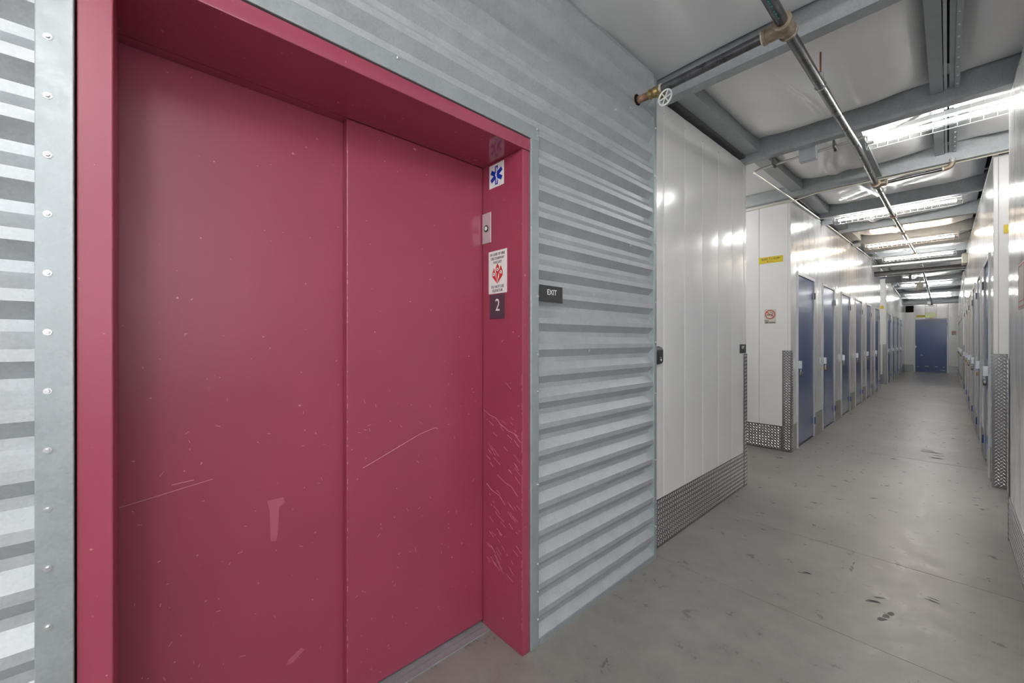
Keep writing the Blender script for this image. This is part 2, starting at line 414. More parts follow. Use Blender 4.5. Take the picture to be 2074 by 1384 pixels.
def split(a, b, step):
    n = max(1, round((b - a) / step)); return [(a + (b - a) * i / n, a + (b - a) * (i + 1) / n) for i in range(n)]
def screws(wall, pts, r=.0055, name='screws'):
    s = MB()
    for p, nrm in pts:
        p = Vector(p); nrm = Vector(nrm); s.tube([p, p + nrm * .0015], r * 1.5, 8); s.tube([p + nrm * .0015, p + nrm * .006], [r, r * .8], 6)
    return s.build(name, M['screw'], wall, smooth=40, kind='stuff')

def plate(fr, u0, u1, v0, v1, parent, name='tread_plate', pitch=.033, t=.003, w0=.0015, lugs=True):
    """aluminium tread plate with its raised lozenges as real relief"""
    o = MB().fbox(fr, u0, u1, v0, v1, w0, w0 + t).build(name, M['plate'], parent)
    if lugs:
        m = MB(); w = w0 + t; L_ = pitch * .46; W_ = pitch * .13; H = .002
        nu = int((u1 - u0) / pitch); nv = int((v1 - v0) / pitch)
        for i in range(nu * 2 + 1):
            for j in range(nv + 1):
                u = u0 + pitch * .5 * (i + .5); v = v0 + pitch * (j + (.5 if i % 2 else 0) + .3)
                if u + L_ * .7 > u1 or v + L_ * .7 > v1 or u - L_ * .7 < u0 or v - L_ * .7 < v0: continue
                a = R(45) if i % 2 else R(-45) + R(180)
                ca, sa = math.cos(a), math.sin(a)
                q = lambda x, y, z: fr.p(u + x * ca - y * sa, v + x * sa + y * ca, w + z)
                m.add([q(-L_, 0, 0), q(0, -W_, 0), q(L_, 0, 0), q(0, W_, 0), q(-L_ * .5, 0, H), q(L_ * .5, 0, H)],
                      [(0, 1, 4), (1, 5, 4), (1, 2, 5), (2, 3, 5), (3, 4, 5), (3, 0, 4)])
        if m.v: m.build('tread_lozenges', M['lozenge'], o, kind='stuff')
    return o

# --- corrugated wall round the lift
wc = empty('wall_left', (CX, 0, 0), 'galvanised corrugated steel wall around the red lift doorway', kind='structure')
def corrugated(y0, y1, z0, z1, name='corrugated_sheet'):
    P = .1157; prof = []; k = -12
    # going up from crest bottom (dark downslope above valley)
    for k in range(-11, 18):
        zc = 1.164 + P * k                      # crest bottom edge
        for dz, w in ((-.0345, -.032), (0, 0), (.0235, 0), (.058, -.032)):
            prof.append((zc + dz, w - .004))
    prof = [p for p in prof if z0 < p[0] < z1]
    prof = [(z0, prof[0][1])] + prof + [(z1, prof[-1][1])]
    m = MB(); n = len(prof)
    ys_ = [y0, y1]
    vs = [(CX + w, y, z) for y in ys_ for z, w in prof] + [(CX + w - .003, y, z) for y in ys_ for z, w in prof]
    fs = [(i, i + 1, n + i + 1, n + i) for i in range(n - 1)] + [(2*n + i, 3*n + i, 3*n + i + 1, 2*n + i + 1) for i in range(n - 1)]
    fs += [(i, 2*n + i, 2*n + i + 1, i + 1) for i in range(n - 1)] + [(n + i, n + i + 1, 3*n + i + 1, 3*n + i) for i in range(n - 1)]
    m.add(vs, fs)
    return m.build(name, M['galv'], wc)
corrugated(-3.0, -.14, .02, 2.8)
corrugated(-.139, 1.25, 2.22, 2.97)
corrugated(1.2505, 2.258, .02, 2.97)
t = MB()
t.box((CX - .03, -.155, 0), (CX + .002, -.103, 2.234)); t.build('trim_1', M['galv_trim'], wc, bevel=.002)
MB().box((CX - .03, 1.207, 0), (CX + .002, 1.256, 2.21)).build('trim_2', M['galv_trim'], wc, bevel=.004)
MB().box((CX - .03, -.102, 2.176), (CX + .003, 1.256, 2.234)).build('trim_3', M['galv_trim'], wc, bevel=.003)
MB().box((CX - .06, 2.256, 0), (CX + .002, 2.287, 2.90)).build('trim_4', M['galv_trim'], wc, bevel=.002)
MB().box((CX - .03, 1.257, 0), (CX + .001, 2.255, .028)).build('trim_5', M['galv_trim'], wc)
MB().box((CX - .25, 1.2, 0), (CX - .06, 2.28, 2.9)).box((CX - .25, -3, 0), (CX - .06, -.13, 2.8)).box((CX - .25, -.13, 2.26), (CX - .06, 1.2, 2.9)).build('wall_core', M['deck'], wc)
sc = [((CX + .002, -.138, 1.1 + .1157 * k + .005), (1, 0, 0)) for k in range(-9, 10)]
sc += [((CX + .002, 1.248, z), (1, 0, 0)) for z in (.12, .24, .36, .7, 1.1, 1.26, 1.51, 1.86, 2.2)]
sc += [((CX + .002, 2.272, z), (1, 0, 0)) for z in (.2, .6, 1.0, 1.31, 1.55, 1.9, 2.3, 2.6)]
sc += [((CX + .004, y, 2.226), (1, 0, 0)) for y in (-.05, .6, 1.243)]
sc += [((CX - .004, 1.62, 1.27), (1, 0, 0)), ((CX - .004, 1.85, 2.55), (1, 0, 0)), ((CX - .004, 2.0, 2.62), (1, 0, 0)), ((CX - .004, 2.0, 1.85), (1, 0, 0)), ((CX - .004, 1.66, 1.55), (1, 0, 0)), ((CX - .004, 1.5, .55), (1, 0, 0))]
screws(wc, sc, .0042)
hole = MB(); hole.tube([(CX - .003, 2.07, 2.69), (CX + .0005, 2.07, 2.69)], .032, 9).build('pipe_hole', M['opening'], wc)

# --- white partition between the lift and the first side passage
w2 = empty('wall_left', (LX, 2.3, 0), 'white panel wall between the corrugated steel and the first side passage', kind='structure')
us = [2.288, 2.49, 2.797, 3.098, 3.404, 3.71, 3.995]
panels(frL, w2, list(zip(us[:-1], us[1:])), .0, lambda u: zt(u), crown=.0018)
panels(frL, w2, [(3.996, 4.058)], .0, lambda u: zt(u), crown=.0005, name='corner_trim')
def back(y, x0, x1, wall, wdir, zz):
    panels(Fr((0, y, 0), (1, 0, 0), (0, wdir, 0)), wall, split(x0, x1, .305), 0, lambda u: zz)
back(4.058, -5.5, LX - .0285, w2, 1, zt(4.06) - .01)
screws(w2, [((LX, y, zt(y) - .065), (1, 0, 0)) for y in us[1:-1]] + [((LX, 4.0, zt(4.0) - .12), (1, 0, 0))], .004)

def corridor_block(side, ya, yb, dys, label, dw=.90, dh=2.13, end_panel=True):
    """one run of storage-unit fronts; side -1 left, +1 right"""
    fr = frL if side < 0 else frR; xw = LX if side < 0 else RX
    W = empty('wall_left' if side < 0 else 'wall_right', (xw, ya, 0), label, kind='structure')
    U = (lambda y: y) if side < 0 else (lambda y: -y)
    ZT = (lambda u: zt(u)) if side < 0 else (lambda u: zt(-u))
    pieces = []; y = ya
    fw = .035
    def addp(a, b, z=0.0):
        for p, q in split(a, b, .305):
            u0, u1 = sorted((U(p), U(q))); pieces.append((u0, u1, z))
    for dy in dys:
        if dy - fw > y + .02: addp(y, dy - fw)
        addp(dy - fw, dy + dw + fw, dh + fw); y = dy + dw + fw
    if yb > y + .02: addp(y, yb)
    panels(fr, W, pieces, 0, ZT, crown=.0022)
    # top trim strip
    capm = MB(); n = 12 if ya < 13.5 < yb else 2
    yy = [ya + (yb - ya) * i / n for i in range(n + 1)]
    for p, q in zip(yy[:-1], yy[1:]):
        x0, x1 = (xw - .03, xw + .004) if side < 0 else (xw - .004, xw + .03)
        capm.add([(x0,p,zt(p)-.025),(x1,p,zt(p)-.025),(x1,p,zt(p)+.002),(x0,p,zt(p)+.002),(x0,q,zt(q)-.025),(x1,q,zt(q)-.025),(x1,q,zt(q)+.002),(x0,q,zt(q)+.002)],
                 [(0,1,2,3),(7,6,5,4),(0,4,5,1),(1,5,6,2),(2,6,7,3),(3,7,4,0)])
    capm.build('top_strip', M['white_matt'], W)
    # kick plates between the doors
    y = ya
    for dy in list(dys) + [yb + fw]:
        if dy - fw - y > .06:
            u0, u1 = sorted((U(max(y, ya + .1 if y == ya else y)), U(dy - fw)))
            MB().fbox(fr, u0, u1, 0.0, .32, .0014, .0034).build('kick_plate', M['beige'], W)
        y = dy + dw + fw
    # return walls round the block
    x0, x1 = (-5.5, LX - .0285) if side < 0 else (RX + .0285, 4.5)
    back(ya, x0, x1, W, -1, zt(ya) - .01)
    if end_panel: back(yb, x0, x1, W, 1, zt(yb) - .01)
    return W

ordn = ['first', 'second', 'third', 'fourth', 'fifth', 'sixth', 'seventh', 'eighth', 'ninth', 'tenth', 'eleventh', 'twelfth']
NUM = [0]
def unit_door(side, y, idx, where, dw=.90, dh=2.13, fr=None, lock=True, tape=True):
    NUM[0] += 1
    sd = 'left' if side < 0 else 'right'
    fr = frL if side < 0 else frR; xw = LX if side < 0 else RX
    D = empty('door_%d' % NUM[0], (xw, y + dw / 2, 0), 'blue storage unit door, %s on the %s %s' % (ordn[idx], sd, where), kind='structure')
    U = (lambda a: a) if side < 0 else (lambda a: -a)
    def bb(a, b, z0, z1, w0, w1, nm, mat, par=D, bev=0):
        u0, u1 = sorted((U(a), U(b))); return MB().fbox(fr, u0, u1, z0, z1, w0, w1).build(nm, mat, par, bevel=bev)
    bb(y + .004, y + dw - .004, .022, dh - .004, -.030, -.006, 'door_leaf', M['blue'])
    fw = .035
    f = MB()
    for a, b, z0, z1 in ((y - fw, y, 0, dh + fw), (y + dw, y + dw + fw, 0, dh + fw), (y, y + dw, dh, dh + fw)):
        u0, u1 = sorted((U(a), U(b))); f.fbox(fr, u0, u1, z0, z1, -.03, .006)
    u0, u1 = sorted((U(y - .020), U(y - .001))); f.fbox(fr, u0, u1, 0, dh + fw, .004, .013)
    f.build('door_frame', M['white_matt'], D)
    bb(y, y + dw, 0, .006, -.03, -.004, 'threshold', M['steel_dark'])
    # hasp at the near edge, hinges at the far edge
    hz = 1.02
    h = MB(); u0, u1 = sorted((U(y - .03), U(y + .045))); h.fbox(fr, u0, u1, hz - .028, hz + .028, .0135, .017)
    u0, u1 = sorted((U(y + .006), U(y + .030))); h.fbox(fr, u0, u1, hz - .045, hz + .05, -.006, .046)
    ho = h.build('hasp', M['zinc'], D, bevel=.0015)
    s = MB(); s.ring(fr.p(U(y + .018), hz - .05, .032), (0, 1, 0), .009, .0025, 12, 6).build('staple', M['lock'], ho, smooth=50)
    for z in (1.93, .22):
        u0, u1 = sorted((U(y + dw - .006), U(y + dw + .018)))
        m_ = MB().fbox(fr, u0, u1, z - .045, z + .045, .0062, .011); m_.tube([fr.p(U(y + dw + .004), z - .045, .012), fr.p(U(y + dw + .004), z + .045, .012)], .005, 8)
        m_.build('hinge', M['tape'] if (z < 1 and tape) else M['grey_pl'], D, label='blue taped lower hinge' if (z < 1 and tape) else 'dark upper hinge')
    for z in (1.95, .34):
        bb(y - .03, y - .018, z - .05, z + .05, .006, .014, 'edge_clip', M['zinc'])
    if lock:
        P0 = fr.p(U(y + .018), hz - .058, .034)
        pl = empty('padlock', P0 + Vector((0, 0, -.07)), 'padlock on the hasp of the %s %s door%s' % (ordn[idx], sd, ' past the second passage' if 'second' in where else ' past the first passage'), 'padlock', 'padlocks on the storage unit doors')
        k = idx % 3
        MB().tube([P0 + fr.w * -.003 + Vector((0, -.014, -.03)), P0 + Vector((0, -.014, -.008)), P0 + Vector((0, -.008, .003)), P0 + Vector((0, .008, .003)), P0 + Vector((0, .014, -.008)), P0 + Vector((0, .014, -.03))], .004, 8).build('shackle', M['screw'], pl, smooth=50)
        if k == 1:
            MB().box(P0 + Vector((-.010, -.024, -.072)), P0 + Vector((.010, .024, -.028))).build('lock_body', M['brass'], pl, bevel=.004)
        else:
            m_ = MB(); c = P0 + Vector((0, 0, -.05)); m_.tube([c - fr.w * .012, c - fr.w * .008, c + fr.w * .008, c + fr.w * .012], [.026, .032, .032, .026], 18).build('lock_body', M['lock'], pl, smooth=40)
    return D

L1 = [5.90, 7.36, 8.88, 10.42, 11.95, 13.55]
L2 = [16.72, 18.25, 19.75, 21.3]
LA = corridor_block(-1, 5.60, 14.75, L1, 'white storage unit wall on the left between the two side passages')
LB = corridor_block(-1, 16.4, 23.9, L2, 'white storage unit wall on the left beyond the second side passage', end_panel=False)
R1 = [6.00, 7.5, 9.0, 10.5, 12.0, 13.55]
RA = corridor_block(1, 5.62, 14.75, R1, 'white storage unit wall on the right between the two side passages')
RB = corridor_block(1, 16.4, 23.9, L2, 'white storage unit wall on the right beyond the second side passage', end_panel=False)
for i, y in enumerate(L1): unit_door(-1, y, i, 'side of the corridor')
for i, y in enumerate(L2): unit_door(-1, y, i, 'side beyond the second passage')
for i, y in enumerate(R1): unit_door(1, y, i, 'side of the corridor')
for i, y in enumerate(L2): unit_door(1, y, i, 'side beyond the second passage', tape=False)
# near right partition
w3 = empty('wall_right', (RX, 3.4, 0), 'white glossy panel wall at the right frame edge before the first passage', kind='structure')
panels(frR, w3, [(-b, -a) for a, b in split(2.43, 4.2, .295)], 0, lambda u: zt(-u), crown=.002)
panels(frR, w3, [(-4.258, -4.201)], 0, lambda u: zt(-u), crown=.0005, name='corner_trim')
back(4.258, RX + .0285, 4.5, w3, 1, zt(4.2) - .01)
back(2.43, RX + .0285, 2.4, w3, -1, zt(2.43) - .01)
screws(w3, [((RX, a, zt(a) - .05), (-1, 0, 0)) for a, b in split(2.43, 4.2, .295)], .004)
# lobby walls behind the camera
wb = empty('wall_back', (0, -3.1, 0), 'white panel wall behind the lift lobby', kind='structure')
panels(Fr((0, -3.1, 0), (-1, 0, 0), (0, 1, 0)), wb, split(-2.45, 1.2, .305), 0, lambda u: 2.72)
wr = empty('wall_right', (2.42, 0, 0), 'white panel wall on the far side of the lift lobby', kind='structure')
panels(Fr((2.42, 0, 0), (0, -1, 0), (-1, 0, 0)), wr, split(-2.42, 3.05, .305), 0, lambda u: zt(-u))
for x, nm in ((-5.55, 'left'), (4.55, 'right')):
    we = empty('wall_' + nm, (x, 5, 0), 'white end wall closing the %s side passages' % nm, kind='structure')
    for y0, y1 in ((4.0, 5.7), (14.7, 16.45)):
        MB().box((x - .02, y0, 0), (x + .02, y1, 3.3)).build('wall_panel', M['white'], we)
# closet front facing the first passage: top strip, base plates
MB().fbox(frY(5.6), -3.2, LX - .0, 2.945, 2.985, .001, .006).build('top_strip', M['white_matt'], LA)

# --- tread-plate bases and corner guards
bl = empty('baseboard_left', (LX, 2.3, 0), 'tread plate base along the white wall after the corrugated steel', kind='structure')
plate(frL, 2.29, 3.99, 0.002, .31, bl)
br = empty('baseboard_right', (RX, 3.4, 0), 'tread plate base along the near right white wall', kind='structure')
plate(frR, -4.195, -2.45, 0.002, .30, br)
b2 = empty('baseboard_left', (LX, 5.6, 0), 'tread plate base facing the camera inside the first left passage', kind='structure')
plate(frY(5.6), -3.0, -1.335, 0.002, .30, b2)
b3 = empty('baseboard_right', (RX, 5.62, 0), 'tread plate base facing the camera inside the first right passage', kind='structure')
plate(frY(5.62), .37, 1.6, 0.002, .30, b3)
b4 = empty('baseboard_left', (LX, 16.4, 0), 'tread plate base in the second left passage', kind='structure')
plate(frY(16.4), -2.6, -1.335, 0.002, .30, b4, lugs=False)
be = empty('baseboard_back', (0, 23.9, 0), 'pair of tread plate bases either side of the end door', kind='structure')
plate(frY(23.9), -1.24, -.975, 0.002, .30, be, lugs=True); plate(frY(23.9), .02, .268, 0.002, .30, be, lugs=True)

def guard(x, y, sx, sy, label, wf=.085, ws=.075, h=1.2, lug=True):
    """corner guard: one leg on the corridor face (normal sx), one leg on the passage face (normal sy)"""
    G = empty('corner_guard', (x, y, 0), label, 'corner guard', 'tread plate corner guards')
    A = Fr((x, y, 0), (0, 1, 0), (sx, 0, 0)); B = Fr((x, y, 0), (1, 0, 0), (0, sy, 0))
    u0, u1 = sorted((0, -sy * ws)); plate(A, u0, u1, 0.001, h, G, 'side_leg', .033, .003, .004, lug)
    u0, u1 = sorted((sx * .007, -sx * wf)); plate(B, u0, u1, 0.001, h, G, 'front_leg', .031, .003, .002, lug)
    return G
guard(LX, 4.06, 1, 1, 'tread plate corner guard on the white wall beside the small exit sign')
guard(LX, 5.60, 1, -1, 'tread plate corner guard beside the first blue door on the left')
guard(RX, 4.26, -1, 1, 'narrow dark tread plate corner guard at the near right wall end')
guard(RX, 5.62, -1, -1, 'bright wide tread plate corner guard beside the first right door')
guard(LX, 14.75, 1, 1, 'tread plate corner guard after the sixth left door', lug=False)
guard(LX, 16.4, 1, -1, 'tread plate corner guard across the second left passage', lug=True)
guard(RX, 14.75, -1, 1, 'tread plate corner guard after the sixth right door', lug=False)
guard(RX, 16.4, -1, -1, 'tread plate corner guard across the second right passage', lug=False)

# --- end wall
we = empty('wall_back', (0, 23.9, 0), 'white panel wall closing the far end of the corridor', kind='structure')
fe = frY(23.9)
panels(fe, we, split(-1.25, -.97, .3) + split(.01, .275, .3), 0, lambda u: 2.86)
panels(fe, we, [(a, b, 2.23) for a, b in split(-.97, .01, .325)], 0, lambda u: 2.86)
MB().fbox(fe, -1.225, -.98, 2.51, 2.79, .001, .02).build('black_vent', M['opening'], we, label='square black vent opening')
D = empty('door_%d' % 21, (-.48, 23.9, 0), 'wide blue door at the far end of the corridor', kind='structure')
MB().fbox(fe, -.93, -.03, .015, 2.185, -.03, -.004).build('door_leaf', M['blue'], D)
f = MB()
for a, b, z0, z1 in ((-.97, -.932, 0, 2.23), (-.028, .01, 0, 2.23), (-.932, -.028, 2.188, 2.23)): f.fbox(fe, a, b, z0, z1, -.03, .005)
f.build('door_frame', M['white_matt'], D)
MB().fbox(fe, -.97, -.90, 1.03, 1.09, .006, .012).fbox(fe, -.955, -.925, .98, 1.12, .012, .03).build('hasp', M['zinc'], D)
MB().fbox(fe, -.05, -.02, 1.92, 2.03, .005, .02).build('hinge', M['grey_pl'], D)
MB().fbox(fe, -.93, -.03, .0, .012, -.03, -.002).build('threshold', M['steel_dark'], D)
dm = MB()
for u, v, l in ((-.88, .22, .05), (-.66, .245, .13), (-.36, .235, .07), (-.15, .225, .06), (-.2, .1, .12), (-.78, .70, .07)): dm.fbox(fe, u, u + l, v, v + .012, -.004, -.0032)
dm.build('scrape_marks', M['sign_white'], D, kind='stuff')

# ------------------------------------------------------------ red lift doorway
E_ = empty('elevator', (-1.47, .55, 0), 'large red elevator doorway with two sliding panels set in corrugated steel', 'elevator')
MB().box((-1.505, .541, .012), (-1.472, 1.195, 2.15)).build('door_panel', M['red'], E_, bevel=.0045)
MB().box((-1.541, -.12, .012), (-1.508, .60, 2.15)).build('door_panel', M['red'], E_, bevel=.0045)
MB().box((-1.466, -.1, 0), (-1.2, -.047, 2.121)).build('jamb', M['red'], E_, bevel=.0025)
MB().box((-1.466, 1.164, 0), (-1.2, 1.204, 2.121)).build('jamb', M['red'], E_, bevel=.0025)
MB().box((-1.466, -.1, 2.122), (-1.196, 1.204, 2.172)).build('header', M['red_gloss'], E_, bevel=.0025)
MB().box((-1.5065, -.1, 2.122), (-1.4665, .541, 2.15)).build('header', M['red_gloss'], E_)
sl = MB().box((-1.56, -.1, 0), (-1.448, 1.163, .006)).box((-1.444, -.04, 0), (-1.412, 1.163, .005))
sl.build('sill', M['galv_trim'], E_)
MB().box((-1.60, -.2, 0), (-1.57, 1.3, 2.3)).build('shaft_back', M['deck'], E_)
def scr(fr, pts, wd, w=.0006, m=None):
    m = m or SM
    for (a, b), (c, d) in zip(pts[:-1], pts[1:]):
        dx, dy = c - a, d - b; L_ = math.hypot(dx, dy) or 1; nx, ny = -dy / L_ * wd, dx / L_ * wd
        m.flat(fr, [(a - nx, b - ny), (c - nx, d - ny), (c + nx, d + ny), (a + nx, b + ny)], .0001, w)
frD1 = Fr((-1.472, 0, 0), (0, 1, 0), (1, 0, 0)); frD2 = Fr((-1.508, 0, 0), (0, 1, 0), (1, 0, 0)); frJ = Fr((0, 1.164, 0), (1, 0, 0), (0, -1, 0)); frF = Fr((-1.2, 0, 0), (0, 1, 0), (1, 0, 0))
SM = MB()
scr(frD1, [(.60, .845), (.68, .875), (.76, .905), (.84, .935), (.91, .95), (.925, .944)], .0009)
for k in range(46):
    u = random.uniform(.57, 1.12); v = random.uniform(.1, 1.15) ** 1.0; a = random.uniform(0, 3.1); l = random.uniform(.004, .018)
    scr(frD1, [(u, v), (u + l * math.cos(a), v + l * math.sin(a))], .0005)
scr(frD2, [(-.05, .87), (.02, .88), (.10, .892), (.155, .90)], .0007)
scr(frD2, [(.06, .905), (.11, .908)], .0009)
for k in range(40):
    u = random.uniform(-.02, .5); v = random.uniform(.1, 1.1); a = random.uniform(0, 3.1); l = random.uniform(.004, .016)
    scr(frD2, [(u, v), (u + l * math.cos(a), v + l * math.sin(a))], .0005)
for k in range(75):
    v = random.choice([random.uniform(.3, 1.15), random.uniform(.3, .62), random.uniform(.75, 1.0)])
    u = random.uniform(-1.44, -1.24); l = random.uniform(.008, .05); a = random.uniform(-.75, -.35)
    scr(frJ, [(u, v), (min(u + l * math.cos(a), -1.207), v + l * math.sin(a))], random.uniform(.0003, .0008))
for u, v in ((-1.46, 1.0), (-1.36, .72), (-1.34, .95), (-1.44, .66)):
    scr(frJ, [(u, v), (u + .05, v - .022), (u + .09, v - .028), (u + .13, v - .06)], .0008)
for z in [1.2 - .02 * k for k in range(55)]:
    if random.random() < .6: scr(Fr((0, 1.164, 0), (1, 0, 0), (0, -1, 0)), [(-1.2045, z), (-1.2045, z - random.uniform(.008, .03))], .0006)
for z in [1.9 - .03 * k for k in range(62)]:
    if random.random() < .5: scr(frD1, [(.5445, z), (.5445, z - random.uniform(.005, .02))], .0007)
SM.build('scratches', M['scratch'], E_, kind='stuff')
T = MB(); T.flat(frD2, [(.298, .795), (.345, .795), (.35, .775), (.333, .765), (.33, .69), (.325, .655), (.308, .66), (.305, .76)], .0001, .0006)
T.flat(frD2, [(.36, .24), (.40, .262), (.41, .25), (.375, .225), (.355, .225)], .0001, .0006)
T.build('rubbed_patches', M['scratch2'], E_, kind='stuff')

# ------------------------------------------------------------ signs on the lift jamb (plane y = 1.164, facing -y)
def board(name, fr, u0, u1, v0, v1, t, mat, label, cat, group=None, bev=0, w0=.0006):
    r = empty(name, fr.p((u0 + u1) / 2, v0, w0), label, cat, group)
    MB().fbox(fr, u0, u1, v0, v1, w0, w0 + t).build('board', mat, r, bevel=bev)
    return r
# medical star decal
S = board('medical_star_decal', frJ, -1.417, -1.317, 2.008, 2.112, .0008, M['sign_white'], 'white square decal with blue six-armed medical star on lift jamb', 'decal')
star = MB(); cu, cv = -1.367, 2.060
for k in range(3):
    a = R(90 + 60 * k); dx, dy = math.cos(a), math.sin(a); nx, ny = -dy * .0095, dx * .0095; l = .042
    star.flat(frJ, [(cu - dx*l - nx, cv - dy*l - ny), (cu + dx*l - nx, cv + dy*l - ny), (cu + dx*l + nx, cv + dy*l + ny), (cu - dx*l + nx, cv - dy*l + ny)], .0015, .0017 + .0002 * k)
star.build('star', M['sign_blue'], S)
stf = MB(); stf.flat(frJ, [(cu - .002, cv - .036), (cu + .002, cv - .036), (cu + .002, cv + .037), (cu - .002, cv + .037)], .0022, .0026)
scr(frJ, [(cu + .006 * math.sin(t * .9), cv - .028 + t * .0058) for t in range(11)], .0016, .0028, stf)
stf.build('staff', M['sign_white'], S)
# call button plate
S = board('call_button_plate', frJ, -1.466, -1.404, 1.765, 1.905, .004, M['nickel'], 'brushed metal elevator call button plate on the lift jamb', 'call button', bev=.002)
cb = MB(); c = frJ.p(-1.435, 1.833, .004); n = frJ.w
cb.ring(c + n * .002, n, .0125, .0028, 20, 6).build('button_ring', M['dark'], S, smooth=60)
MB().tube([c, c + n * .005, c + n * .006], [.0095, .0095, .008], 16).build('button', M['sign_white'], S, smooth=40)
for v in (1.888, 1.782): MB().tube([frJ.p(-1.435, v, .004), frJ.p(-1.435, v, .0055)], .0035, 8).build('screw', M['screw'], S)
# fire notice
S = board('fire_notice', frJ, -1.421, -1.297, 1.530, 1.722, .0015, M['sign_white'], 'white fire notice with red flames above the floor number', 'sign')
uc = -1.359
for s, v in (('IN CASE OF FIRE', 1.7055), ('USE STAIRWAY', 1.687), ('FOR EXIT', 1.669)): text(s, 'lettering', frJ, uc, v, .0165, M['sign_black'], S, .0023, xs=.82, bold=.0002)
for s, v in (('DO NOT USE', 1.560), ('ELEVATOR', 1.5425)): text(s, 'lettering', frJ, uc, v, .0175, M['sign_black'], S, .0023, xs=.82, bold=.0002)
fm = MB()
base = 1.573
fm.flat(frJ, [(uc, base), (uc + .017, base + .018), (uc + .034, base + .034), (uc + .036, base + .052), (uc + .029, base + .066), (uc + .023, base + .082), (uc + .016, base + .066), (uc + .011, base + .05), (uc + .012, base + .032), (uc + .004, base + .018)], .0022, .0026)
fm.flat(frJ, [(uc, base), (uc - .017, base + .016), (uc - .034, base + .032), (uc - .036, base + .046), (uc - .030, base + .06), (uc - .024, base + .074), (uc - .019, base + .058), (uc - .012, base + .046), (uc - .013, base + .03), (uc - .006, base + .018)], .0022, .0026)
fm.flat(frJ, [(uc - .002, base + .012), (uc - .008, base + .028), (uc - .007, base + .045), (uc - .014, base + .062), (uc - .010, base + .076), (uc, base + .092), (uc + .010, base + .076), (uc + .013, base + .060), (uc + .006, base + .042), (uc + .001, base + .028)], .0022, .0026)
fm.build('flames', M['sign_red'], S)
for du, dv in ((-.024, .044), (0, .064), (.024, .05)):
    c = frJ.p(uc + du, base + dv, .0024); MB().tube([c, c + frJ.w * .0006], .0078, 14).build('disc', M['sign_white'], S)
    g2 = MB(); a = random.uniform(.5, 1); g2.flat(frJ, [(uc + du - .0045, base + dv + .002), (uc + du + .003, base + dv - .004), (uc + du + .0045, base + dv - .002), (uc + du - .003, base + dv + .004)], .0031, .0034); g2.build('pictogram', M['sign_black'], S)
# floor number
S = board('floor_number_sign', frJ, -1.410, -1.312, 1.418, 1.526, .003, M['plum'], 'dark plum floor number sign below the fire notice', 'sign')
text('2', 'numeral', frJ, -1.357, 1.476, .078, M['sign_white'], S, .0038, xs=.85)
br_ = MB()
for u in (-1.372, -1.366): br_.ball(frJ.p(u, 1.432, .0038), .0012, 6, 4)
for u in (-1.355, -1.349, -1.349): br_.ball(frJ.p(u, 1.436, .0038), .0012, 6, 4)
br_.build('braille', M['plum'], S, kind='stuff')
# exit sign on corrugated wall
S = board('exit_sign', frC, 1.258, 1.408, 1.489, 1.562, .004, M['charcoal'], 'charcoal exit sign on the corrugated wall beside the lift', 'sign', w0=.0005)
text('EXIT', 'lettering', frC, 1.335, 1.532, .033, M['sign_white'], S, .0052, xs=.95, bold=.0003)
text('....:.', 'braille', frC, 1.335, 1.504, .02, M['charcoal'], S, .0052)
# small exit sign at the corner
S = board('exit_sign', frL, 3.885, 4.035, 1.208, 1.285, .004, M['charcoal'], 'small black exit sign at the white wall corner above the corner guard', 'sign', w0=.0025)
text('EXIT', 'lettering', frL, 3.957, 1.258, .034, M['sign_white'], S, .007, xs=1.0, bold=.0004)
# card reader
S = empty('card_reader', (LX, 2.36, 1.168), 'black wall-mounted card reader next to the corrugated steel', 'card reader')
MB().fbox(frL, 2.302, 2.424, 1.168, 1.282, .002, .008).build('back_plate', M['dark'], S, bevel=.002)
bd = MB(); bd.prism([frL.p(2.308, 1.172, .008), frL.p(2.308, 1.172, .022), frL.p(2.308, 1.186, .034), frL.p(2.308, 1.262, .034), frL.p(2.308, 1.278, .024), frL.p(2.308, 1.278, .008)], (0, .108, 0))
bd.build('housing', M['dark'], S, bevel=.003)
MB().fbox(frL, 2.315, 2.41, 1.258, 1.264, .0335, .0355).build('top_band', M['grey_pl'], S)
c = frL.p(2.385, 1.199, .034); MB().tube([c, c + Vector((.002, 0, 0))], .0075, 14).build('lamp', M['sign_white'], S)
MB().fbox(frL, 2.377, 2.393, 1.2125, 1.2155, .0338, .0345).build('pale_strip', M['sign_white'], S)
# yellow unit range sign and no smoking sign facing the camera in the passage
f56 = frY(5.6)
def yellow(fr, u0, u1, v0, v1, label, tx=True, s1='B200 To B280', s2='\u25C4 ----'):
    S = board('unit_range_sign', fr, u0, u1, v0, v1, .003, M['sign_yellow'], label, 'sign', 'yellow unit range signs', w0=.002)
    if tx:
        text(s1, 'lettering', fr, (u0 + u1) / 2, v0 + (v1 - v0) * .64, (v1 - v0) * .46, M['sign_black'], S, .0056, xs=.95)
        a = MB(); uu, vv, k = u0 + (u1 - u0) * .38, v0 + (v1 - v0) * .25, (v1 - v0) * .13
        a.flat(fr, [(uu - k, vv), (uu, vv - k), (uu, vv + k)], .0055, .006)
        for i in range(6): a.flat(fr, [(uu + k * (.5 + i), vv - k * .18), (uu + k * (1.1 + i), vv - k * .18), (uu + k * (1.1 + i), vv + k * .18), (uu + k * (.5 + i), vv + k * .18)], .0055, .006)
        a.build('arrow', M['sign_black'], S)
    return S
yellow(f56, -1.582, -1.328, 2.260, 2.337, 'yellow unit range sign high on the left passage wall')
yellow(frY(5.62), .335, .60, 2.268, 2.345, 'yellow unit range sign on the right passage wall beside the door frame', False)
yellow(frY(16.4), -1.385, -1.31, 2.275, 2.365, 'tiny yellow sign on the second left passage corner', False)
